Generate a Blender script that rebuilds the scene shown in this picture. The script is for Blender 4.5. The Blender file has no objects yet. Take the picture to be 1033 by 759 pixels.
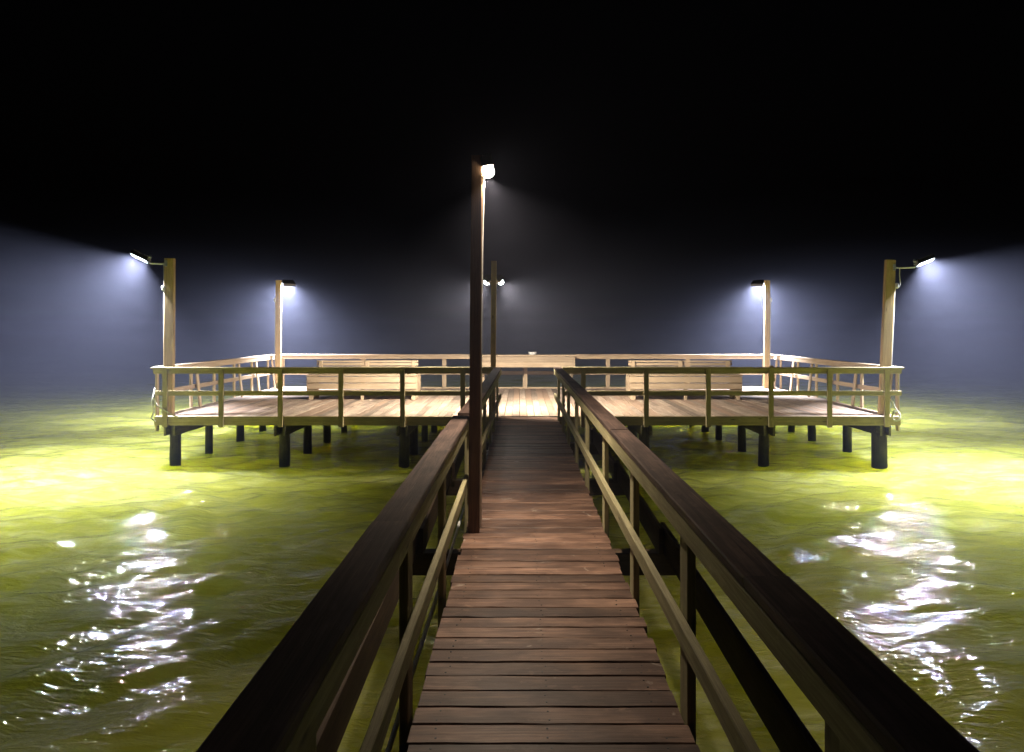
import bpy, math, random
import numpy as np
from mathutils import Vector, Matrix

random.seed(7)
np.random.seed(7)
scene = bpy.context.scene
COL = scene.collection
R = math.radians
F = 740.0            # focal length of the photograph in its own pixels
EYE = 2.70           # camera height above mean water
DZ = 1.0             # deck height above mean water

# ------------------------------------------------------------------ nodes
def new_mat(name):
    m = bpy.data.materials.new(name)
    m.use_nodes = True
    nt = m.node_tree
    for n in list(nt.nodes):
        if n.type != 'OUTPUT_MATERIAL':
            nt.nodes.remove(n)
    out = [n for n in nt.nodes if n.type == 'OUTPUT_MATERIAL'][0]
    b = nt.nodes.new('ShaderNodeBsdfPrincipled')
    nt.links.new(b.outputs['BSDF'], out.inputs['Surface'])
    return m, nt, b, out

def math_node(nt, op, a, b=None, c=None, clamp=False):
    n = nt.nodes.new('ShaderNodeMath'); n.operation = op; n.use_clamp = clamp
    for i, v in enumerate((a, b, c)):
        if v is None: continue
        if isinstance(v, (int, float)): n.inputs[i].default_value = v
        else: nt.links.new(v, n.inputs[i])
    return n.outputs[0]

def ramp(nt, fac, stops):
    n = nt.nodes.new('ShaderNodeValToRGB')
    el = n.color_ramp.elements
    while len(el) < len(stops): el.new(0.5)
    for e, (p, c) in zip(el, stops):
        e.position = p
        e.color = (c[0], c[1], c[2], 1) if not isinstance(c, (int, float)) else (c, c, c, 1)
    nt.links.new(fac, n.inputs['Fac'])
    return n.outputs['Color']

def mixc(nt, fac, a, b, mode='MIX'):
    n = nt.nodes.new('ShaderNodeMix'); n.data_type = 'RGBA'; n.blend_type = mode
    def put(sock, v):
        if isinstance(v, (int, float)): sock.default_value = v
        elif isinstance(v, tuple): sock.default_value = (v[0], v[1], v[2], 1)
        else: nt.links.new(v, sock)
    put(n.inputs['Factor'], fac); put(n.inputs['A'], a); put(n.inputs['B'], b)
    return n.outputs['Result']

def noise(nt, vec, scale, detail=4, rough=0.55, dist=0.0):
    n = nt.nodes.new('ShaderNodeTexNoise')
    n.inputs['Scale'].default_value = scale
    n.inputs['Detail'].default_value = detail
    n.inputs['Roughness'].default_value = rough
    n.inputs['Distortion'].default_value = dist
    nt.links.new(vec, n.inputs['Vector'])
    return n.outputs['Fac']

def wood(name, light, dark, knot=(0.03, 0.02, 0.015), var=0.45, rough=0.72, algae=None, wear=0.5, knots=1.0, hue=None):
    """Sawn lumber: grain along u (metres), every board has its own 'rnd'."""
    m, nt, b, out = new_mat(name)
    uv = nt.nodes.new('ShaderNodeUVMap'); uv.uv_map = 'UVMap'
    at = nt.nodes.new('ShaderNodeAttribute'); at.attribute_name = 'rnd'
    rnd = at.outputs['Fac']
    sep = nt.nodes.new('ShaderNodeSeparateXYZ'); nt.links.new(uv.outputs['UV'], sep.inputs[0])
    u, v = sep.outputs['X'], sep.outputs['Y']
    def vec(su, sv, sr):
        c = nt.nodes.new('ShaderNodeCombineXYZ')
        nt.links.new(math_node(nt, 'MULTIPLY', u, su), c.inputs[0])
        nt.links.new(math_node(nt, 'MULTIPLY', v, sv), c.inputs[1])
        nt.links.new(math_node(nt, 'MULTIPLY', rnd, sr), c.inputs[2])
        return c.outputs[0]
    g = noise(nt, vec(1.3, 38, 91), 1.0, 5, 0.6, 0.9)
    fine = noise(nt, vec(6, 190, 57), 1.0, 3, 0.6)
    blot = noise(nt, vec(2.2, 5, 33), 1.0, 3, 0.6)
    blot2 = noise(nt, vec(9, 14, 71), 1.0, 4, 0.65)
    gr = ramp(nt, g, [(0.30, 0.0), (0.68, 1.0)])
    c = mixc(nt, gr, dark, light)
    c = mixc(nt, math_node(nt, 'MULTIPLY', ramp(nt, fine, [(0.35, 1.0), (0.55, 0.0)]), 0.35), c, tuple(x * 0.5 for x in dark))
    c = mixc(nt, math_node(nt, 'MULTIPLY', ramp(nt, blot, [(0.42, 1.0), (0.62, 0.0)]), wear), c, tuple(x * 0.62 for x in dark))
    c = mixc(nt, math_node(nt, 'MULTIPLY', ramp(nt, blot2, [(0.60, 0.0), (0.74, 1.0)]), 0.35), c, tuple(min(1, x * 1.25) for x in light))
    if name == 'wood_walkway_boards':
        g2 = nt.nodes.new('ShaderNodeNewGeometry')
        sc_ = noise(nt, g2.outputs['Position'], 5.5, 4, 0.6, 0.6)
        c = mixc(nt, math_node(nt, 'MULTIPLY', ramp(nt, sc_, [(0.66, 0.0), (0.72, 1.0)]), 0.55), c, (0.42, 0.36, 0.30))
        sd = noise(nt, g2.outputs['Position'], 1.6, 4, 0.65)
        c = mixc(nt, math_node(nt, 'MULTIPLY', ramp(nt, sd, [(0.52, 0.0), (0.70, 1.0)]), 0.55), c, (0.075, 0.042, 0.030))
    # knots
    vo = nt.nodes.new('ShaderNodeTexVoronoi'); vo.inputs['Scale'].default_value = 1.0
    nt.links.new(vec(2.1, 9, 47), vo.inputs['Vector'])
    kf = ramp(nt, vo.outputs['Distance'], [(0.05, 1.0), (0.12, 0.0)])
    gate = nt.nodes.new('ShaderNodeSeparateColor'); nt.links.new(vo.outputs['Color'], gate.inputs[0])
    kf = math_node(nt, 'MULTIPLY', math_node(nt, 'MULTIPLY', kf, math_node(nt, 'GREATER_THAN', gate.outputs[0], 0.5)), 0.8 * knots)
    c = mixc(nt, kf, c, knot)
    if algae:
        geo = nt.nodes.new('ShaderNodeNewGeometry')
        sp = nt.nodes.new('ShaderNodeSeparateXYZ'); nt.links.new(geo.outputs['Position'], sp.inputs[0])
        an = noise(nt, geo.outputs['Position'], 7, 4, 0.6)
        z = math_node(nt, 'ADD', sp.outputs['Z'], math_node(nt, 'MULTIPLY', math_node(nt, 'SUBTRACT', an, 0.5), 0.5))
        af = math_node(nt, 'SUBTRACT', 1.0, math_node(nt, 'DIVIDE', math_node(nt, 'SUBTRACT', z, 0.1), 0.45), clamp=True)
        c = mixc(nt, af, c, algae)
    br = math_node(nt, 'ADD', math_node(nt, 'MULTIPLY', rnd, var), 1.0 - var * 0.5)
    cc = nt.nodes.new('ShaderNodeCombineColor')
    for i in range(3): nt.links.new(br, cc.inputs[i])
    c = mixc(nt, 1.0, c, cc.outputs[0], 'MULTIPLY')
    if hue:
        r2 = math_node(nt, 'FRACT', math_node(nt, 'MULTIPLY', rnd, 17.3))
        c = mixc(nt, math_node(nt, 'MULTIPLY', ramp(nt, r2, [(0.45, 0.0), (0.75, 1.0)]), 0.7), c, hue)
    nt.links.new(c, b.inputs['Base Color'])
    b.inputs['Roughness'].default_value = rough
    b.inputs['Specular IOR Level'].default_value = 0.3
    h = math_node(nt, 'ADD', math_node(nt, 'MULTIPLY', g, 0.6), math_node(nt, 'MULTIPLY', fine, 0.4))
    h = math_node(nt, 'SUBTRACT', h, math_node(nt, 'MULTIPLY', kf, 0.4))
    bp = nt.nodes.new('ShaderNodeBump'); bp.inputs['Strength'].default_value = 0.55; bp.inputs['Distance'].default_value = 0.006
    nt.links.new(h, bp.inputs['Height']); nt.links.new(bp.outputs[0], b.inputs['Normal'])
    return m

def plain(name, col, rough=0.5, metal=0.0, mott=0.25, scale=30):
    m, nt, b, out = new_mat(name)
    tc = nt.nodes.new('ShaderNodeTexCoord')
    n = noise(nt, tc.outputs['Object'], scale, 4, 0.6)
    c = mixc(nt, math_node(nt, 'MULTIPLY', ramp(nt, n, [(0.4, 0.0), (0.65, 1.0)]), mott), col, tuple(x * 0.35 for x in col))
    nt.links.new(c, b.inputs['Base Color'])
    b.inputs['Roughness'].default_value = rough
    b.inputs['Metallic'].default_value = metal
    return m

def emis(name, col, s):
    m, nt, b, out = new_mat(name)
    b.inputs['Base Color'].default_value = (0.8, 0.8, 0.8, 1)
    b.inputs['Emission Color'].default_value = (*col, 1)
    b.inputs['Emission Strength'].default_value = s
    return m

M = {}
M['walk'] = wood('wood_walkway_boards', (0.32, 0.195, 0.135), (0.095, 0.050, 0.034), var=0.95, rough=0.5, wear=0.8)
M['cap'] = wood('wood_dark_cap', (0.190, 0.120, 0.095), (0.048, 0.029, 0.024), var=0.3, rough=0.75, wear=0.6, knots=0.9)
M['inner'] = wood('wood_inner_bounce_tint', (0.52, 0.47, 0.27), (0.29, 0.26, 0.14), var=0.25, wear=0.35)  # pale greenish tone carries light bounced up from the water
M['olive'] = wood('wood_weathered_bounce_tint', (0.46, 0.39, 0.22), (0.27, 0.225, 0.12), var=0.25, wear=0.4)  # weathered wood; olive cast of light bounced off the water put into colour
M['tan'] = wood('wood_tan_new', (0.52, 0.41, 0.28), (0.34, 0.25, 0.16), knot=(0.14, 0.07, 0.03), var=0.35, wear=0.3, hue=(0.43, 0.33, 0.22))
M['deck'] = wood('wood_platform_boards', (0.46, 0.37, 0.29), (0.25, 0.19, 0.145), knot=(0.1, 0.06, 0.03), var=0.95, wear=0.5, hue=(0.33, 0.22, 0.15))
M['beam'] = wood('wood_dark_beam', (0.115, 0.075, 0.045), (0.05, 0.032, 0.020), var=0.3)
M['pole'] = wood('wood_light_pole', (0.50, 0.37, 0.17), (0.31, 0.21, 0.095), knot=(0.08, 0.04, 0.02), var=0.2, wear=0.3)
M['poled'] = wood('wood_brown_pole', (0.20, 0.115, 0.060), (0.11, 0.060, 0.032), knot=(0.02, 0.012, 0.01), var=0.2, wear=0.3)
M['pile'] = wood('wood_wet_pile', (0.20, 0.18, 0.09), (0.07, 0.065, 0.035), var=0.5, algae=(0.022, 0.030, 0.012))
M['black'] = plain('black_painted_metal', (0.03, 0.03, 0.032), 0.45, 0.3)
M['steel'] = plain('galvanised_steel', (0.45, 0.46, 0.47), 0.4, 0.8)
M['pvc'] = plain('white_plastic', (0.72, 0.72, 0.70), 0.35)
M['rope'] = plain('pale_rope', (0.62, 0.60, 0.52), 0.85, 0, 0.5, 60)
M['lens_cool'] = emis('lamp_lens_cool', (0.78, 0.85, 1.0), 14)
M['lens_centre'] = emis('lamp_lens_centre', (1.0, 0.95, 0.86), 320)
M['lens_warm'] = emis('lamp_lens_warm', (1.0, 0.84, 0.64), 330)

# ------------------------------------------------------------------ mesh builder
class MB:
    def __init__(s): s.v, s.f, s.uv, s.r = [], [], [], []
    def add(s, vs, fs, uvs, rnd):
        o = len(s.v); s.v += [tuple(x) for x in vs]
        for f, u in zip(fs, uvs):
            s.f.append(tuple(i + o for i in f)); s.uv += list(u); s.r.append(rnd)
    def board(s, p0, p1, w, t, side=None, ch=0.004, segs=1, wob=0.0, rnd=None, cut=None):
        """board from p0 to p1 (centre line); w across 'side', t across the third axis"""
        p0, p1 = Vector(p0), Vector(p1)
        ax = p1 - p0; L = ax.length; ax.normalize()
        if side is None: side = Vector((0, 0, 1)).cross(ax) if abs(ax.z) < 0.9 else Vector((1, 0, 0))
        side = Vector(side); side = (side - ax * side.dot(ax)).normalized()
        up = ax.cross(side).normalized()
        ch = min(ch, w * .3, t * .3)
        a, b = w / 2, t / 2
        prof = [(-a + ch, -b), (a - ch, -b), (a, -b + ch), (a, b - ch), (a - ch, b), (-a + ch, b), (-a, b - ch), (-a, -b + ch)]
        per = [0]
        for i in range(8):
            q, r_ = prof[i], prof[(i + 1) % 8]
            per.append(per[-1] + math.hypot(q[0] - r_[0], q[1] - r_[1]))
        if rnd is None: rnd = random.random()
        ou, ov = random.uniform(0, 40), random.uniform(0, 40)
        vs = []
        for k in range(segs + 1):
            tt = k / segs; c = p0.lerp(p1, tt)
            for (x, y) in prof:
                jx = random.uniform(-wob, wob); jy = random.uniform(-wob, wob)
                vs.append(c + side * (x + jx) + up * (y + jy))
        fs, us = [], []
        for k in range(segs):
            for i in range(8):
                j = (i + 1) % 8
                fs.append((k * 8 + i, k * 8 + j, (k + 1) * 8 + j, (k + 1) * 8 + i))
                u0, u1 = ou + L * k / segs, ou + L * (k + 1) / segs
                us.append(((u0, ov + per[i]), (u0, ov + per[i + 1]), (u1, ov + per[i + 1]), (u1, ov + per[i])))
        fs.append(tuple(range(7, -1, -1)))
        us.append([(ou + prof[i][0] * .1, ov + prof[i][1]) for i in range(7, -1, -1)])
        e = segs * 8
        fs.append(tuple(range(e, e + 8)))
        us.append([(ou + prof[i][0] * .1, ov + prof[i][1]) for i in range(8)])
        s.add(vs, fs, us, rnd)
        return s
    def box(s, x0, x1, y0, y1, z0, z1, **k):
        dx, dy, dz = x1 - x0, y1 - y0, z1 - z0
        cx, cy, cz = (x0 + x1) / 2, (y0 + y1) / 2, (z0 + z1) / 2
        if dx >= dy and dx >= dz: return s.board((x0, cy, cz), (x1, cy, cz), dy, dz, (0, 1, 0), **k)
        if dy >= dz: return s.board((cx, y0, cz), (cx, y1, cz), dx, dz, (1, 0, 0), **k)
        return s.board((cx, cy, z0), (cx, cy, z1), dx, dy, (1, 0, 0), **k)
    def tube(s, pts, r, n=10, caps=True, rnd=None):
        pts = [Vector(p) for p in pts]
        rs = r if isinstance(r, (list, tuple)) else [r] * len(pts)
        if rnd is None: rnd = random.random()
        vs, prev = [], None
        L = [0]
        for i in range(1, len(pts)): L.append(L[-1] + (pts[i] - pts[i - 1]).length)
        for i, p in enumerate(pts):
            d = (pts[min(i + 1, len(pts) - 1)] - pts[max(i - 1, 0)]).normalized()
            if prev is None:
                a = Vector((0, 0, 1)) if abs(d.z) < .9 else Vector((1, 0, 0))
                sd = d.cross(a).normalized()
            else: sd = (prev - d * prev.dot(d)).normalized()
            prev = sd; up = d.cross(sd)
            for k in range(n):
                t = 2 * math.pi * k / n
                vs.append(p + sd * math.cos(t) * rs[i] + up * math.sin(t) * rs[i])
        fs, us = [], []
        ou = random.uniform(0, 30)
        for i in range(len(pts) - 1):
            for k in range(n):
                j = (k + 1) % n
                fs.append((i * n + k, i * n + j, (i + 1) * n + j, (i + 1) * n + k))
                c = 2 * math.pi * rs[i] / n
                us.append(((ou + L[i], k * c), (ou + L[i], (k + 1) * c), (ou + L[i + 1], (k + 1) * c), (ou + L[i + 1], k * c)))
        if caps:
            fs.append(tuple(range(n - 1, -1, -1))); us.append([(ou, 0.01 * k) for k in range(n)])
            e = (len(pts) - 1) * n
            fs.append(tuple(range(e, e + n))); us.append([(ou, 0.01 * k) for k in range(n)])
        s.add(vs, fs, us, rnd)
        return s
    def build(s, name, mat, parent=None, smooth=False, at=None):
        me = bpy.data.meshes.new(name)
        base = Vector(at) if at is not None else None
        if base is None and parent is not None: base = Vector(parent['_o'])
        if base is None:
            a = np.array(s.v); base = Vector(((a[:, 0].min() + a[:, 0].max()) / 2, (a[:, 1].min() + a[:, 1].max()) / 2, a[:, 2].min()))
        me.from_pydata([tuple(Vector(v) - base) for v in s.v], [], s.f)
        ul = me.uv_layers.new(name='UVMap')
        ul.data.foreach_set('uv', [c for u in s.uv for c in u])
        ra = me.attributes.new('rnd', 'FLOAT', 'FACE'); ra.data.foreach_set('value', s.r)
        if smooth: me.polygons.foreach_set('use_smooth', [True] * len(me.polygons))
        me.materials.append(mat); me.update()
        o = bpy.data.objects.new(name, me); COL.objects.link(o)
        if parent is not None:
            o.parent = parent
            par = Vector(parent['_o'])
            o.location = base - par
        else: o.location = base
        o['_o'] = tuple(base)
        return o

def tag(o, label, cat, group=None):
    o['label'] = label; o['category'] = cat
    if group: o['group'] = group
    return o

def thing(name, loc, label, cat, group=None):
    o = bpy.data.objects.new(name, None); COL.objects.link(o); o.location = loc
    o.empty_display_size = 0.2
    o['_o'] = tuple(loc)
    return tag(o, label, cat, group)

# ------------------------------------------------------------------ railings
CAPT = 0.038
RAILH = 0.95
G_RAIL = 'wooden railings of the pier'

def rail_run(name, label, A, B, inward, posts, mats, mid=(0.36, 0.45), post_w=0.14, post_t=0.038, post_bot=-0.30, cap_w=0.14,
             capz=RAILH, joints=3.66, slant=False, capover=0.0, bare=False, seg=1, cw=0.0):
    """A,B: the inner face line (x,y) of the rail; inward: unit vector towards the deck.  posts: distances from A"""
    A, B = Vector((A[0], A[1], 0)), Vector((B[0], B[1], 0))
    inw = Vector((inward[0], inward[1], 0)).normalized(); ax = (B - A).normalized(); L = (B - A).length
    out_ = -inw
    mc, mi, mp = mats
    t = thing(name, (A + out_ * .06 + Vector((0, 0, DZ))), label, 'railing', G_RAIL)
    zt = DZ + capz
    def P(s_, o_, z): return A + ax * s_ + out_ * o_ + Vector((0, 0, z))
    # cap boards, one part of butted boards
    cp = MB(); s0 = -capover
    end = L + capover
    while s0 < end - 0.05:
        s1 = min(s0 + (joints if joints > 3 and not cw else random.uniform(1.0, 2.6)), end)
        if end - s1 < 0.5: s1 = end
        dz = random.uniform(-.0035, .0035)
        cp.board(P(s0 + .002, cap_w / 2 - .002, zt - CAPT / 2 + dz), P(s1 - .002, cap_w / 2 - .002, zt - CAPT / 2 + dz), cap_w, CAPT, out_, ch=.005,
                 segs=max(1, int((s1 - s0) * seg)), wob=cw)
        s0 = s1
    cp.build('cap_rail', mc, t)
    sb = MB()
    sb.board(P(0, .019 + .002, zt - CAPT - .0465), P(L, .021, zt - CAPT - .0465), .038, .089, out_, segs=max(1, int(L * seg)), wob=cw)
    sb.build('top_board', mi, t)
    mr = MB(); h = mid[1] - mid[0]
    mr.board(P(0, .021, DZ + (mid[0] + mid[1]) / 2), P(L, .021, DZ + (mid[0] + mid[1]) / 2), .038, h, out_, segs=max(1, int(L * seg)), wob=cw)
    mr.build('mid_rail', mi, t)
    for s_ in posts:
        pb = MB(); o_ = .042 + post_t / 2
        pb.board(P(s_, o_, DZ + post_bot), P(s_ + random.uniform(-.006, .006), o_, zt - CAPT - .003), post_w, post_t, ax)
        pb.build('post', mp, t)
        if slant:
            q = MB()
            q.board(P(s_ + post_w * .9, -.105, DZ + .004), P(s_ + post_w * .9, -.02, zt - CAPT - .095), .10, .032, ax)
            q.build('slanted_brace', mp, t)
    return t

WP = [0.15, 1.66, 3.20, 4.67, 6.23, 7.90, 9.33, 10.83, 12.07, 13.47]    # post centres along the walkway
Y0W = -3.0
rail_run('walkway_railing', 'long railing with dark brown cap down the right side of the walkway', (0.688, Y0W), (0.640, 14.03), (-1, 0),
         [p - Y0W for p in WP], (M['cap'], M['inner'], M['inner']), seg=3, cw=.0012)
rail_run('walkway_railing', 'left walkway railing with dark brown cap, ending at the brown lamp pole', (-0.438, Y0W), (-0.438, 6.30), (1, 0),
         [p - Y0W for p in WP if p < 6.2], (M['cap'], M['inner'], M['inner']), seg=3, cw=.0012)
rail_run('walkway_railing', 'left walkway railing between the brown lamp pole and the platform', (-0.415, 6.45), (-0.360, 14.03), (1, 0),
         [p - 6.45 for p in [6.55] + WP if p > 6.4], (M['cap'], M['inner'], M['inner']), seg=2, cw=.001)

PX0, PX1, PY0, PY1 = -7.0, 7.27, 14.10, 20.70
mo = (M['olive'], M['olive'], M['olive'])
mt = (M['tan'], M['tan'], M['tan'])
def fx(px, d=14.1): return (px - 525) / F * d
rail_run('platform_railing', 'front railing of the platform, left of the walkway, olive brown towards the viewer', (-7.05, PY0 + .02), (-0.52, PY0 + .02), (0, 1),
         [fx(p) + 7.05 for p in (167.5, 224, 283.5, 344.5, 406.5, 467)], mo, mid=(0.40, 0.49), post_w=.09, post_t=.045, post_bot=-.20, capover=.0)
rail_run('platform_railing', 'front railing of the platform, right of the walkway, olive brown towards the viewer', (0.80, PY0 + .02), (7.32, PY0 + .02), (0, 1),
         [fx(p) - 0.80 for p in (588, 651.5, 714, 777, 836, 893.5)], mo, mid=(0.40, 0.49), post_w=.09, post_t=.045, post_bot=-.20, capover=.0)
rail_run('platform_railing', 'left side railing of the platform with slanted pale braces', (-7.0, PY0 + .14), (-6.93, PY1 + .1), (1, 0),
         [0.02, 1.45, 2.60, 3.75, 4.9, 6.1], mt, mid=(0.40, 0.49), post_w=.09, post_t=.038, slant=True, capz=RAILH - .003)
rail_run('platform_railing', 'right side railing of the platform with slanted pale braces', (7.27, PY0 + .14), (7.15, PY1 + .1), (-1, 0),
         [0.02, 1.45, 2.60, 3.75, 4.9, 6.1], mt, mid=(0.40, 0.49), post_w=.09, post_t=.038, slant=True, capz=RAILH - .003)
rail_run('platform_railing', 'pale back railing along the far edge of the platform behind the benches', (-6.93, PY1), (7.15, PY1), (0, -1),
         [(p - 525) / F * 20.7 + 6.93 for p in (284, 366, 448, 529.5, 613.5, 694, 772)], mt, mid=(0.38, 0.48), post_w=.12, post_t=.04, post_bot=-.35, capz=RAILH + .003)

# ------------------------------------------------------------------ walkway
wk = thing('walkway', (0.13, 2, DZ), 'narrow brown plank walkway leading from the viewer to the platform', 'walkway')
mb = MB(); nbm = MB(); y = Y0W
while y < 14.02:
    w = 0.139 + random.uniform(-.002, .002)
    l = -0.457 + random.uniform(-.012, .010); r_ = 0.712 + random.uniform(-.012, .012)
    yaw = random.uniform(-.002, .002); dz = random.uniform(-.003, .003); til = random.uniform(-.002, .002)
    mb.board((l, y + w / 2 - yaw, DZ - .019 + dz - til), (r_, y + w / 2 + yaw, DZ - .019 + dz + til), w, .038, (0, 1, 0), ch=.005,
             segs=8, wob=.0013)
    for xs_ in (-0.36, 0.12, 0.60):
        for q in (.25, .75):
            c_ = Vector((xs_ + random.uniform(-.012, .012), y + w * q + random.uniform(-.008, .008), DZ + dz))
            nbm.tube([c_ - Vector((0, 0, .004)), c_ + Vector((0, 0, .0012))], .0048, 7)
    y += w + random.uniform(.005, .011)
mb.build('deck_boards', M['walk'], wk)
nbm.build('screw_heads', M['black'], wk)['kind'] = 'stuff'
for x in (-0.36, 0.12, 0.60):
    MB().board((x, Y0W, DZ - .135), (x, 14.0, DZ - .135), .038, .184, (1, 0, 0)).build('stringer', M['beam'], wk)
BENTS = [-0.5, 2.88, 6.38, 9.4, 12.4]
for i, yb in enumerate(BENTS):
    MB().board((-0.97, yb, DZ - .335), (1.37, yb, DZ - .335), .14, .19, (0, 1, 0)).build('cap_beam', M['beam'], wk)
    for xp in (-0.42, 0.62):
        MB().tube([(xp, yb + .17, -1.2), (xp + .01, yb + .17, DZ - .05)], .095, 14).build('pile', M['pile'], wk, smooth=True)
# wide planks carried on the beam ends outside the railings
ys = [-2.7] + BENTS + [14.0]
for k in range(len(ys) - 1):
    a, b_ = ys[k] - .16, ys[k + 1] + .05
    MB().board((1.195, a, DZ - .118), (1.245, b_, DZ - .118), .038, .235, (1, 0, 0)).build('outer_stringer', M['beam'], wk)
    MB().board((-0.845, a, DZ - .118), (-0.905, b_, DZ - .118), .038, .235, (1, 0, 0)).build('outer_stringer', M['beam'], wk)
# white conduit on straps along the left edge
pts = [(-0.545, y_, DZ - .045 + .006 * math.sin(y_ * 2.1)) for y_ in np.arange(Y0W, 14.0, .5)]
MB().tube(pts, .012, 8).build('conduit', M['pvc'], wk, smooth=True)

# ------------------------------------------------------------------ platform
pf = thing('pier_platform', (0.1, 17.4, DZ), 'wide raised wooden platform on dark piles standing in the green water', 'platform')
mb = MB(); x = PX0
while x < PX1 - .05:
    w = 0.139 + random.uniform(-.002, .002)
    # two board lengths with a staggered joint
    yj = 17.3 if int(x * 7) % 2 else 16.0
    dz = random.uniform(-.0025, .0025)
    for (a, b_) in ((PY0 + .045, yj - .003), (yj + .003, PY1)):
        mb.board((x + w / 2, a, DZ - .019 + dz), (x + w / 2, b_, DZ - .019 + dz), w, .038, (1, 0, 0), ch=.005, rnd=random.random())
    x += w + random.uniform(.004, .009)
mb.build('deck_boards', M['deck'], pf)
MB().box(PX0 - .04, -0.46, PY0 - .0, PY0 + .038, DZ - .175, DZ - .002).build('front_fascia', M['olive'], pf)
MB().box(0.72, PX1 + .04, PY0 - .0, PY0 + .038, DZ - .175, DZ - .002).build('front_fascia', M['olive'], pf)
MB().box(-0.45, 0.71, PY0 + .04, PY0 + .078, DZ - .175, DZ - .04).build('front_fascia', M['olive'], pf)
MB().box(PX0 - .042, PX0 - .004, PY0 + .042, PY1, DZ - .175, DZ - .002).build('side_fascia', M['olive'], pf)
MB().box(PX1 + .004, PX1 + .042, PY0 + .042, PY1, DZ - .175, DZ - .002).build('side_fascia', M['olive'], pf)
MB().box(PX0 - .04, PX1 + .04, PY1 + .003, PY1 + .041, DZ - .175, DZ - .002).build('back_fascia', M['tan'], pf)
MB().board((PX0 + .1, PY1 - .10, DZ + .021), (PX1 - .1, PY1 - .10, DZ + .021), .14, .038, (0, 1, 0)).build('lit_strip_board', M['tan'], pf)  # pale board added to show the lamp-brightened strip of far deck
# joists run across under the boards
for yj in np.arange(14.8, 20.5, 0.95):
    MB().board((PX0, yj, DZ - .110), (PX1, yj, DZ - .110), .038, .138, (0, 1, 0)).build('joist', M['beam'], pf)
XC = [-6.75, -4.61, -2.27, 0.12, 2.42, 4.77, 7.02]
YR = [14.36, 15.85, 17.60, 19.1, 20.35]
for i, xc in enumerate(XC):
    for s_ in (-1, 1):
        MB().box(xc + s_ * .085 - .02, xc + s_ * .085 + .02, PY0 - (.06 if abs(xc) < 6 else .0), PY1 - .05, DZ - .375, DZ - .182).build('cap_beam', M['pile'], pf)
    for j, yr in enumerate(YR):
        xx = xc + random.uniform(-.04, .04); rr = .085 + random.uniform(-.008, .012)
        if j == 0: xx = xc; rr = .105 if i < 6 else .145
        lx = random.uniform(-.03, .03)
        MB().tube([(xx + lx, yr, -1.4), (xx + lx * .3, yr, 0.1), (xx, yr, DZ - .185)], [rr * 1.05, rr, rr * .95], 18).build('pile', M['pile'], pf, smooth=True)

# ------------------------------------------------------------------ lamps and poles
def frame_from(n):
    n = Vector(n).normalized()
    a = Vector((0, 0, 1)) if abs(n.z) < .95 else Vector((0, 1, 0))
    s_ = n.cross(a).normalized(); u_ = s_.cross(n).normalized()
    return n, s_, u_

def floodlight(parent, c, aim, energy, col, cone, lens, size=(.26, .20), blend=.3, soft=.06, roll=None, bulb=0.0):
    """housing with cooling fins, visor and a glass; the lamp itself sits just before the glass"""
    n, s_, u_ = frame_from(aim); c = Vector(c)
    if roll is not None:
        s_ = Vector(roll); s_ = (s_ - n * s_.dot(n)).normalized(); u_ = s_.cross(n).normalized()
    w, h = size
    b = MB()
    b.board(c - n * .075, c - n * .005, w, h, s_, ch=.012)
    for k in range(5):
        o_ = (k - 2) * w / 5.4
        b.board(c - n * .10 + s_ * o_, c - n * .07 + s_ * o_, .010, h * .8, s_, ch=.001)
    # rim round the glass
    for sg in (-1, 1):
        b.board(c - s_ * w / 2 + u_ * sg * (h / 2 - .008) - n * .006, c + s_ * w / 2 + u_ * sg * (h / 2 - .008) - n * .006, .016, .026, u_, ch=.002)
        b.board(c - u_ * (h / 2 - .017) + s_ * sg * (w / 2 - .008) - n * .006, c + u_ * (h / 2 - .017) + s_ * sg * (w / 2 - .008) - n * .006, .016, .024, s_, ch=.002)
    hd = b.build('lamp_head', M['black'], parent)
    g = MB(); g.board(c - n * .004, c + n * .002, w - .036, h - .036, s_, ch=.002)
    go = g.build('lens', lens, hd)
    if bulb:
        q = MB(); q.tube([c + n * (bulb * (1 + math.cos(a)) + .004) for a in (math.pi * .96, 2.6, 2.1, 1.57, 1.0, .5, .12)],
                         [bulb * math.sin(a) for a in (math.pi * .96, 2.6, 2.1, 1.57, 1.0, .5, .12)], 16)
        q.build('bulb', lens, hd, smooth=True)
    L = bpy.data.lights.new('flood', 'AREA'); L.energy = energy; L.color = col
    L.shape = 'RECTANGLE'; L.size = w - .05; L.size_y = h - .05; L.spread = R(cone)
    lo = bpy.data.objects.new('flood_light', L); COL.objects.link(lo)
    lo.location = c + n * (.006 + bulb * 2.3)
    lo.rotation_euler = Matrix((s_, u_, -n)).transposed().to_euler() if s_.cross(u_).dot(-n) > 0 else Matrix((-s_, u_, -n)).transposed().to_euler()
    return hd

G_LP = 'wooden lamp poles on the pier'
COOL = (0.86, 0.88, 1.0)
E_OUT = 1620; E_BACK = 4300; E_CEN = 410; E_NEAR = 68

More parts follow.
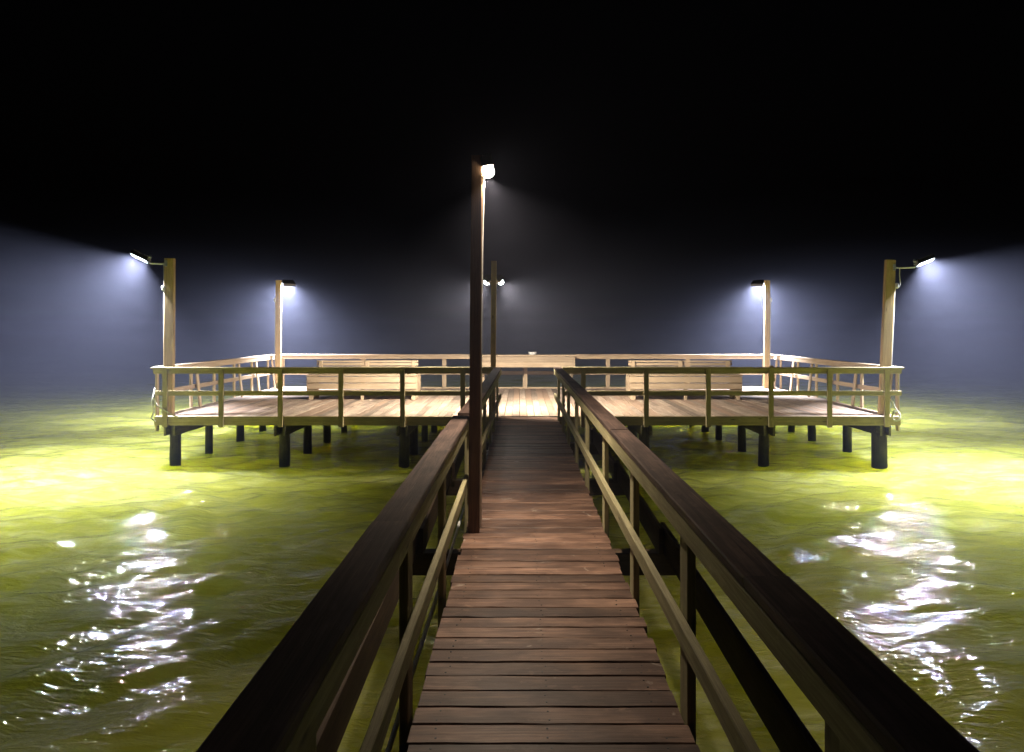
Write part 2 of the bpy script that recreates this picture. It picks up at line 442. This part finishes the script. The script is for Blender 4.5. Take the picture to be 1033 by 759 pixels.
# left front corner
def corner_pole(sx, label, base, top, hd, aim, cone, E, fit):
    t = thing('lamp_pole', base, label, 'lamp pole', G_LP)
    bx, by, bz = base
    MB().board(base, top, .19, .10, (1, 0, 0), ch=.012, segs=6, wob=.003).build('pole', M['pole'], t)
    hd = Vector(hd); tp = Vector(top)
    st = Vector((tp.x + sx * .05, tp.y - .02, hd.z - .10))
    a = MB(); a.tube([st, st + Vector((sx * .10, 0, -.005)), hd - Vector((sx * .22, 0, .10)), hd - Vector((sx * .07, 0, -.01))], .017, 8)
    a.board(st - Vector((0, .05, 0)), st + Vector((0, .05, 0)), .05, .12, (1, 0, 0))
    a.build('arm', M['steel'], t, smooth=False)
    pc = MB(); pc.tube([hd + Vector((-sx * .22, 0, .0)), hd + Vector((-sx * .22, 0, .06))], [.024, .018], 8); pc.build('photocell', M['steel'], t, smooth=True)
    floodlight(t, hd, aim, E, COOL, cone, M['lens_cool'], size=(.36, .19), roll=(sx * .88, 0, .48 if sx < 0 else .385))
    # conduit drop with a fitting
    fx_ = tp.x + sx * (.105)
    zf = fit
    c = MB()
    if sx < 0: c.tube([(fx_ + sx * .006, by - .03, bz), (fx_ + sx * .004, by - .03, zf - .8), (fx_, by - .03, zf), (fx_ + sx * .004, by - .03, st.z)], .008, 8)
    else: c.tube([(bx + .104, by - .03, bz), (bx + .150, by - .03, 2.0), (bx + .196, by - .03, 3.0), (fx_ - .02, by - .03, zf), (fx_ + sx * .05, by - .03, zf - .03),
                      (fx_ + sx * .075, by - .03, zf + .03), (fx_ + sx * .06, by - .03, zf + .22), (st.x + sx * .12, by - .03, st.z)], .009, 8)
    c.build('conduit', M['pvc'], t, smooth=True)
    b = MB(); b.tube([(fx_, by - .045, zf - .05), (fx_, by - .045, zf - .02), (fx_, by - .045, zf + .04), (fx_, by - .045, zf + .06)], [.02, .036, .036, .012], 12)
    b.build('junction_box', M['pvc'], t, smooth=True)
    return t
corner_pole(-1, 'tall lamp pole at the near left corner, floodlight aimed over the water', (-6.88, 14.36, DZ), (-6.86, 14.36, 4.06),
            (-7.43, 14.30, 4.06), (-.40, -.34, -.85), 142, E_OUT, 3.47)
corner_pole(1, 'tall lamp pole at the near right corner, leaning right, with white cable loop', (7.10, 14.36, DZ), (7.24, 14.36, 4.03),
            (7.90, 14.30, 3.98), (.34, -.34, -.87), 140, E_OUT, 3.52)

def back_pole(sx, label, x, lean, hx, E):
    y = 20.52
    t = thing('lamp_pole', (x, y, DZ), label, 'lamp pole', G_LP)
    MB().board((x, y, DZ), (x + lean, y, 4.03), .15, .09, (1, 0, 0), ch=.01, segs=4, wob=.003).build('pole', M['pole'], t)
    h = Vector((hx, y + .12, 3.93))
    MB().tube([(x + lean, y + .05, 3.93), (x + lean + (hx - x) * .5, y + .12, 3.95), h], .016, 8).build('arm', M['steel'], t)
    floodlight(t, h, (sx * .30, .42, -.86), E, COOL, 152, M['lens_cool'], size=(.32, .24), blend=.3)
    c = MB(); c.tube([(x + sx * .085, y - .02, DZ + .1), (x + lean + sx * .09, y - .02, 3.4), (x + lean + sx * .06, y - .02, 3.85)], .011, 8); c.build('conduit', M['pvc'], t, smooth=True)
    b = MB(); b.tube([(x + lean + sx * .095, y - .03, 3.42), (x + lean + sx * .095, y - .03, 3.45), (x + lean + sx * .095, y - .03, 3.52), (x + lean + sx * .095, y - .03, 3.55)], [.02, .035, .035, .012], 10)
    b.build('junction_box', M['pvc'], t, smooth=True)
back_pole(-1, 'slim lamp pole at the far left corner of the platform with a black lamp head', -6.78, .02, -6.52, E_BACK)
back_pole(1, 'slim lamp pole at the far right corner of the platform, lamp on its left', 6.88, .02, 6.68, E_BACK)

# pole where walkway meets platform
t = thing('lamp_pole', (-0.535, 14.27, DZ), 'pole where walkway meets platform, two bright lamps on its far side', 'lamp pole', G_LP)
MB().board((-0.535, 14.27, DZ), (-0.515, 14.27, 4.0), .10, .10, (1, 0, 0), ch=.01, segs=5, wob=.002).build('pole', M['pole'], t)
MB().tube([(-0.62, 14.37, 3.62), (-0.43, 14.37, 3.62)], .016, 8).build('arm', M['steel'], t)
WARMW = (1.0, 0.88, 0.72)
floodlight(t, (-0.640, 14.46, 3.64), (-.54, .55, -.64), E_CEN, WARMW, 126, M['lens_centre'], size=(.17, .15), bulb=.05)
floodlight(t, (-0.415, 14.46, 3.64), (.54, .55, -.64), E_CEN, WARMW, 126, M['lens_centre'], size=(.17, .15), bulb=.05)

# near pole
t = thing('lamp_pole', (-0.385, 6.12, DZ), 'tall dark brown lamp pole beside the walkway, nearest the viewer', 'lamp pole', G_LP)
MB().board((-0.388, 6.12, DZ + .001), (-0.358, 6.12, 4.13), .094, .10, (1, 0, 0), ch=.006, segs=10, wob=.0015).build('pole', M['poled'], t)
MB().tube([(-0.330, 6.085, DZ + .05), (-0.328, 6.085, 2.6), (-0.318, 6.085, 3.45), (-0.306, 6.085, 3.94), (-0.292, 6.06, 3.98)], .010, 8).build('conduit', M['pvc'], t, smooth=True)
floodlight(t, (-0.272, 6.10, 4.045), (.16, -.06, -.98), E_NEAR, (1.0, 0.82, 0.62), 124, M['lens_warm'], size=(.10, .10), bulb=.046)

# ------------------------------------------------------------------ benches
def bench(label, x0, x1):
    """long slatted bench facing the walkway side: apron of three boards, wide seat, railed back"""
    cx = (x0 + x1) / 2; yf, yb = 17.2, 17.85
    t = thing('bench', (cx, 17.5, DZ), label, 'bench', 'large slatted timber benches on the platform')
    m = M['tan']
    z = DZ
    sl = MB()
    for k in range(4): sl.board((x0, yf + .09 + k * .148, z + .585), (x1, yf + .09 + k * .148, z + .585), .14, .038, (0, 1, 0))
    sl.build('seat', m, t)
    ap = MB()
    for k in range(2): ap.board((x0 + .02, yf + .02 - .012 * k, z + .485 - k * .155), (x1 - .02, yf + .022 - .012 * k, z + .485 - k * .155), .038, .138, (0, 1, 0), wob=.002, segs=6)
    ap.board((x0 + .02, yf + .045, z + .225), (x1 - .02, yf + .045, z + .225), .038, .05, (0, 1, 0))
    ap.build('apron', m, t)
    for s_, x in ((-1, x0), (1, x1)):
        e = MB()
        for k in range(3): e.board((x - s_ * .02, yf + .045, z + .49 - k * .125), (x - s_ * .02, yb - .02, z + .49 - k * .125), .036, .118, (1, 0, 0))
        e.build('end_panel', m, t)
        for yy in (yf + .07, yf + .30, yb - .06):
            MB().board((x - s_ * .10, yy, z + .004), (x - s_ * .10, yy, z + .56), .09, .045, (1, 0, 0)).build('leg', m, t)
    MB().board((cx, yf + .08, z + .004), (cx, yf + .08, z + .56), .07, .045, (1, 0, 0)).build('leg', m, t)
    bk = MB()
    for zz, hh in ((.885, .045), (.815, .060), (.725, .07), (.645, .06)):
        bk.board((x0 + .07, yb + .02, z + zz), (x1 - .07, yb + .02, z + zz), .032, hh, (0, 1, 0), wob=.002, segs=6)
    bk.build('backrest', m, t)
    for x in (x0 + .18, cx, x1 - .18):
        MB().board((x, yb - .02, z + .56), (x, yb - .02, z + .905), .09, .038, (1, 0, 0)).build('back_support', m, t)
    return t
bench('slatted timber bench left of the walkway on the platform', -5.03, -2.42)
bench('slatted timber bench right of the walkway on the platform', 2.56, 5.22)

# fish cleaning table at the middle of the far railing
t = thing('cleaning_table', (0.18, 20.3, DZ), 'pale wooden cleaning table fixed at the middle of the far railing', 'table')
tp_ = MB()
for k in range(5): tp_.board((-1.13, 19.93 + k * .143, DZ + .945), (1.50, 19.93 + k * .143, DZ + .945), .139, .038, (0, 1, 0))
tp_.build('tabletop', M['tan'], t)
ap = MB()
for k in range(2): ap.board((-1.11, 19.885, DZ + .845 - k * .143), (1.48, 19.885, DZ + .845 - k * .143), .036, .139, (0, 1, 0))
ap.build('apron', M['tan'], t)
for x in (-1.05, 0.15, 1.42):
    MB().board((x, 20.55, DZ + .004), (x, 20.55, DZ + .92), .09, .09, (1, 0, 0)).build('leg', M['tan'], t)
for x in (-1.05, 1.42):
    MB().board((x, 20.5, DZ + .35), (x, 19.95, DZ + .72), .09, .038, (1, 0, 0)).build('brace', M['tan'], t)
# white tub on it
w = MB(); w.tube([(0.33, 20.2, DZ + .965), (0.33, 20.2, DZ + .968), (0.33, 20.2, DZ + 1.03), (0.33, 20.2, DZ + 1.045), (0.33, 20.2, DZ + 1.045), (0.33, 20.2, DZ + .99)], [.09, .10, .12, .125, .112, .10], 20)
tag(w.build('tub', M['pvc'], smooth=False), 'small white plastic tub standing on the cleaning table', 'tub')

# rope and fittings
def coil(x, y, z, r, turns, label, name='rope'):
    m = MB(); pts = []
    for k in range(turns * 14 + 1):
        a = k / 14 * 2 * math.pi
        pts.append((x + r * math.cos(a) * (1 + .12 * math.sin(k * 1.7)), y + .012 * math.sin(k * .9), z + r * 1.25 * math.sin(a) * (1 + .1 * math.cos(k))))
    pts += [(x - r * .3, y, z + r * 2.2), (x - r * .9, y, z + r * 3.6), (x - r * 1.2, y + .02, z + r * 4.4)]
    m.tube(pts, .013, 7)
    return tag(m.build(name, M['rope'], smooth=True), label, 'rope')
coil(7.17, 14.0, DZ + .02, .075, 4, 'pale rope coiled and hung at the near right corner of the platform')
m = MB()
m.tube([(-6.99, 14.03, DZ + .55), (-7.02, 14.02, DZ + .38), (-6.95, 14.02, DZ + .22), (-6.80, 14.02, DZ + .12), (-6.62, 14.0, DZ + .03), (-6.50, 14.03, DZ - .03)], .014, 7)
m.tube([(-6.99, 14.02, DZ + .50), (-7.04, 14.02, DZ + .3), (-7.0, 14.0, DZ + .1), (-7.06, 14.02, DZ - .03), (-6.97, 14.0, DZ - .08)], .014, 7)
tag(m.build('rope', M['rope'], smooth=True), 'rope tied round the rail at the near left corner of the platform', 'rope')
m = MB()
m.tube([(-4.62, 14.20, DZ + .90), (-4.66, 14.22, DZ + .86), (-4.64, 14.21, DZ + .78), (-4.69, 14.22, DZ + .72), (-4.66, 14.22, DZ + .66), (-4.72, 14.22, DZ + .60), (-4.70, 14.22, DZ + .52)], .02, 8)
tag(m.build('rope', M['rope'], smooth=True), 'short pale rope dangling from the front rail, left of the walkway', 'rope')
m = MB(); m.board((4.86, 14.20, DZ + .97), (4.90, 14.22, DZ + .66), .075, .02, (1, 0, 0))
tag(m.build('wooden_slat', M['tan']), 'short pale slat leaning on the front rail, right of the walkway', 'slat')

# ------------------------------------------------------------------ water
def axis(lo_far, lo, hi, hi_far, st, g):
    a = list(np.arange(lo, hi, st)); s_ = st; v = a[-1]
    while v < hi_far: s_ *= g; v += s_; a.append(v)
    s_ = st; v = lo; b = []
    while v > lo_far: s_ *= g * 1.02; v -= s_; b.append(v)
    return np.array(b[::-1] + a)
xs = axis(-420, -10, 10, 420, .075, 1.035)
ys_ = axis(-200, 1.5, 12.5, 420, .065, 1.016)
X, Y = np.meshgrid(xs, ys_)
SX = np.gradient(xs)[None, :] * np.ones_like(X); SY = np.gradient(ys_)[:, None] * np.ones_like(X)
SP = np.maximum(SX, SY)
Z = np.zeros_like(X)
rs = np.random.RandomState(11)
# domain warp so that crests are short and broken
WXp = X + .35 * np.sin(.9 * Y + 1.3 * np.sin(.7 * X)) ; WYp = Y + .30 * np.sin(1.1 * X + 1.1 * np.cos(.8 * Y))
for k in range(90):
    lam = 0.17 * (2.0 / 0.17) ** (rs.rand() ** 0.85)
    th = R(100) + rs.normal(0, R(42))
    kk = 2 * math.pi / lam
    amp = 0.0040 * (lam / 1.0) ** 0.74
    ph = rs.rand() * 6.283
    w = np.clip((lam / SP - 3.0) / 4.0, 0, 1)
    a = kk * (math.cos(th) * WXp + math.sin(th) * WYp) + ph
    s_ = np.sin(a)
    Z += amp * w * (s_ + .25 * np.cos(2 * a))
Z *= 1.0
nx, ny = len(xs), len(ys_)
me = bpy.data.meshes.new('water')
co = np.stack([X, Y, Z], -1).reshape(-1, 3).astype(np.float32)
idx = np.arange(nx * ny).reshape(ny, nx)
q = np.stack([idx[:-1, :-1], idx[:-1, 1:], idx[1:, 1:], idx[1:, :-1]], -1).reshape(-1, 4).astype(np.int32)
me.vertices.add(len(co)); me.vertices.foreach_set('co', co.ravel())
me.loops.add(q.size); me.loops.foreach_set('vertex_index', q.ravel())
me.polygons.add(len(q)); me.polygons.foreach_set('loop_start', np.arange(0, q.size, 4, dtype=np.int32))
me.polygons.foreach_set('loop_total', np.full(len(q), 4, dtype=np.int32))
me.polygons.foreach_set('use_smooth', np.ones(len(q), dtype=bool))
me.update(); me.validate()
m, nt, b, out = new_mat('turbid_green_water')
geo = nt.nodes.new('ShaderNodeNewGeometry'); pos = geo.outputs['Position']
mp = nt.nodes.new('ShaderNodeMapping'); mp.inputs['Scale'].default_value = (0.36, 1.0, 1.0); mp.inputs['Rotation'].default_value = (0, 0, R(8))
nt.links.new(pos, mp.inputs['Vector'])
n1 = noise(nt, mp.outputs[0], 0.55, 6, 0.62, 1.2)
n2 = noise(nt, mp.outputs[0], 2.6, 5, 0.65, 1.6)
c = mixc(nt, ramp(nt, n1, [(0.34, 0.0), (0.66, 1.0)]), (0.225, 0.245, 0.022), (0.32, 0.33, 0.060))
c = mixc(nt, math_node(nt, 'MULTIPLY', ramp(nt, n2, [(0.47, 0.0), (0.70, 1.0)]), 0.75), c, (0.40, 0.42, 0.15))
nt.links.new(c, b.inputs['Base Color'])
b.inputs['Roughness'].default_value = 0.025
b.subsurface_method = 'BURLEY'
b.inputs['Subsurface Weight'].default_value = 0.8
b.inputs['Subsurface Radius'].default_value = (1.15, 1.1, 0.10)
b.inputs['Subsurface Scale'].default_value = 4.6
b.inputs['IOR'].default_value = 1.333
r1 = noise(nt, mp.outputs[0], 5.0, 4, 0.55, 0.8)
r2 = noise(nt, mp.outputs[0], 15.0, 3, 0.5, 0.5)
hh = math_node(nt, 'ADD', math_node(nt, 'MULTIPLY', r1, 0.050), math_node(nt, 'MULTIPLY', r2, 0.018))
bp = nt.nodes.new('ShaderNodeBump'); bp.inputs['Strength'].default_value = 0.8; bp.inputs['Distance'].default_value = 1.0
nt.links.new(hh, bp.inputs['Height']); nt.links.new(bp.outputs[0], b.inputs['Normal'])
me.materials.append(m)
wo = bpy.data.objects.new('water', me); COL.objects.link(wo); wo['kind'] = 'structure'

# ------------------------------------------------------------------ haze: one closed box of even fog
HX = 430
bm = [(x, y, z) for z in (-2.5, 6.2) for y in (-206, 432) for x in (-HX, HX)]
me = bpy.data.meshes.new('haze')
me.from_pydata(bm, [], [(0, 2, 3, 1), (4, 5, 7, 6), (0, 1, 5, 4), (2, 6, 7, 3), (0, 4, 6, 2), (1, 3, 7, 5)]); me.update()
m = bpy.data.materials.new('night_fog'); m.use_nodes = True; nt = m.node_tree
for n in list(nt.nodes):
    if n.type != 'OUTPUT_MATERIAL': nt.nodes.remove(n)
out = nt.nodes[0]
pv = nt.nodes.new('ShaderNodeVolumePrincipled')
pv.inputs['Color'].default_value = (0.64, 0.69, 0.98, 1)
pv.inputs['Density'].default_value = 0.0040
pv.inputs['Anisotropy'].default_value = 0.15
nt.links.new(pv.outputs[0], out.inputs['Volume'])
me.materials.append(m)
ho = bpy.data.objects.new('haze', me); COL.objects.link(ho); ho['kind'] = 'stuff'

# ------------------------------------------------------------------ world: deep night sky
wd = bpy.data.worlds.new('World'); scene.world = wd; wd.use_nodes = True
nt = wd.node_tree
bg = nt.nodes['Background']
sk = nt.nodes.new('ShaderNodeTexSky'); sk.sky_type = 'NISHITA'; sk.sun_disc = False
sk.sun_elevation = R(-4); sk.sun_rotation = R(180)
nt.links.new(sk.outputs[0], bg.inputs['Color']); bg.inputs['Strength'].default_value = 0.02

# ------------------------------------------------------------------ camera
cd = bpy.data.cameras.new('Camera'); co_ = bpy.data.objects.new('Camera', cd); COL.objects.link(co_)
scene.camera = co_
co_.location = (0, 0, EYE); co_.rotation_euler = (R(90), 0, 0)
cd.sensor_fit = 'HORIZONTAL'; cd.sensor_width = 36; cd.lens = 36 * F / 1033
cd.shift_x = -8.5 / 1033; cd.shift_y = -48.5 / 1033
cd.clip_start = 0.05; cd.clip_end = 2000

for o in COL.objects:
    if '_o' in o: del o['_o']

scene.view_settings.view_transform = 'Standard'; scene.view_settings.look = 'None'
scene.view_settings.exposure = 0; scene.view_settings.gamma = 1
scene.cycles.use_denoising = True
scene.cycles.sample_clamp_indirect = 4
scene.cycles.volume_bounces = 0
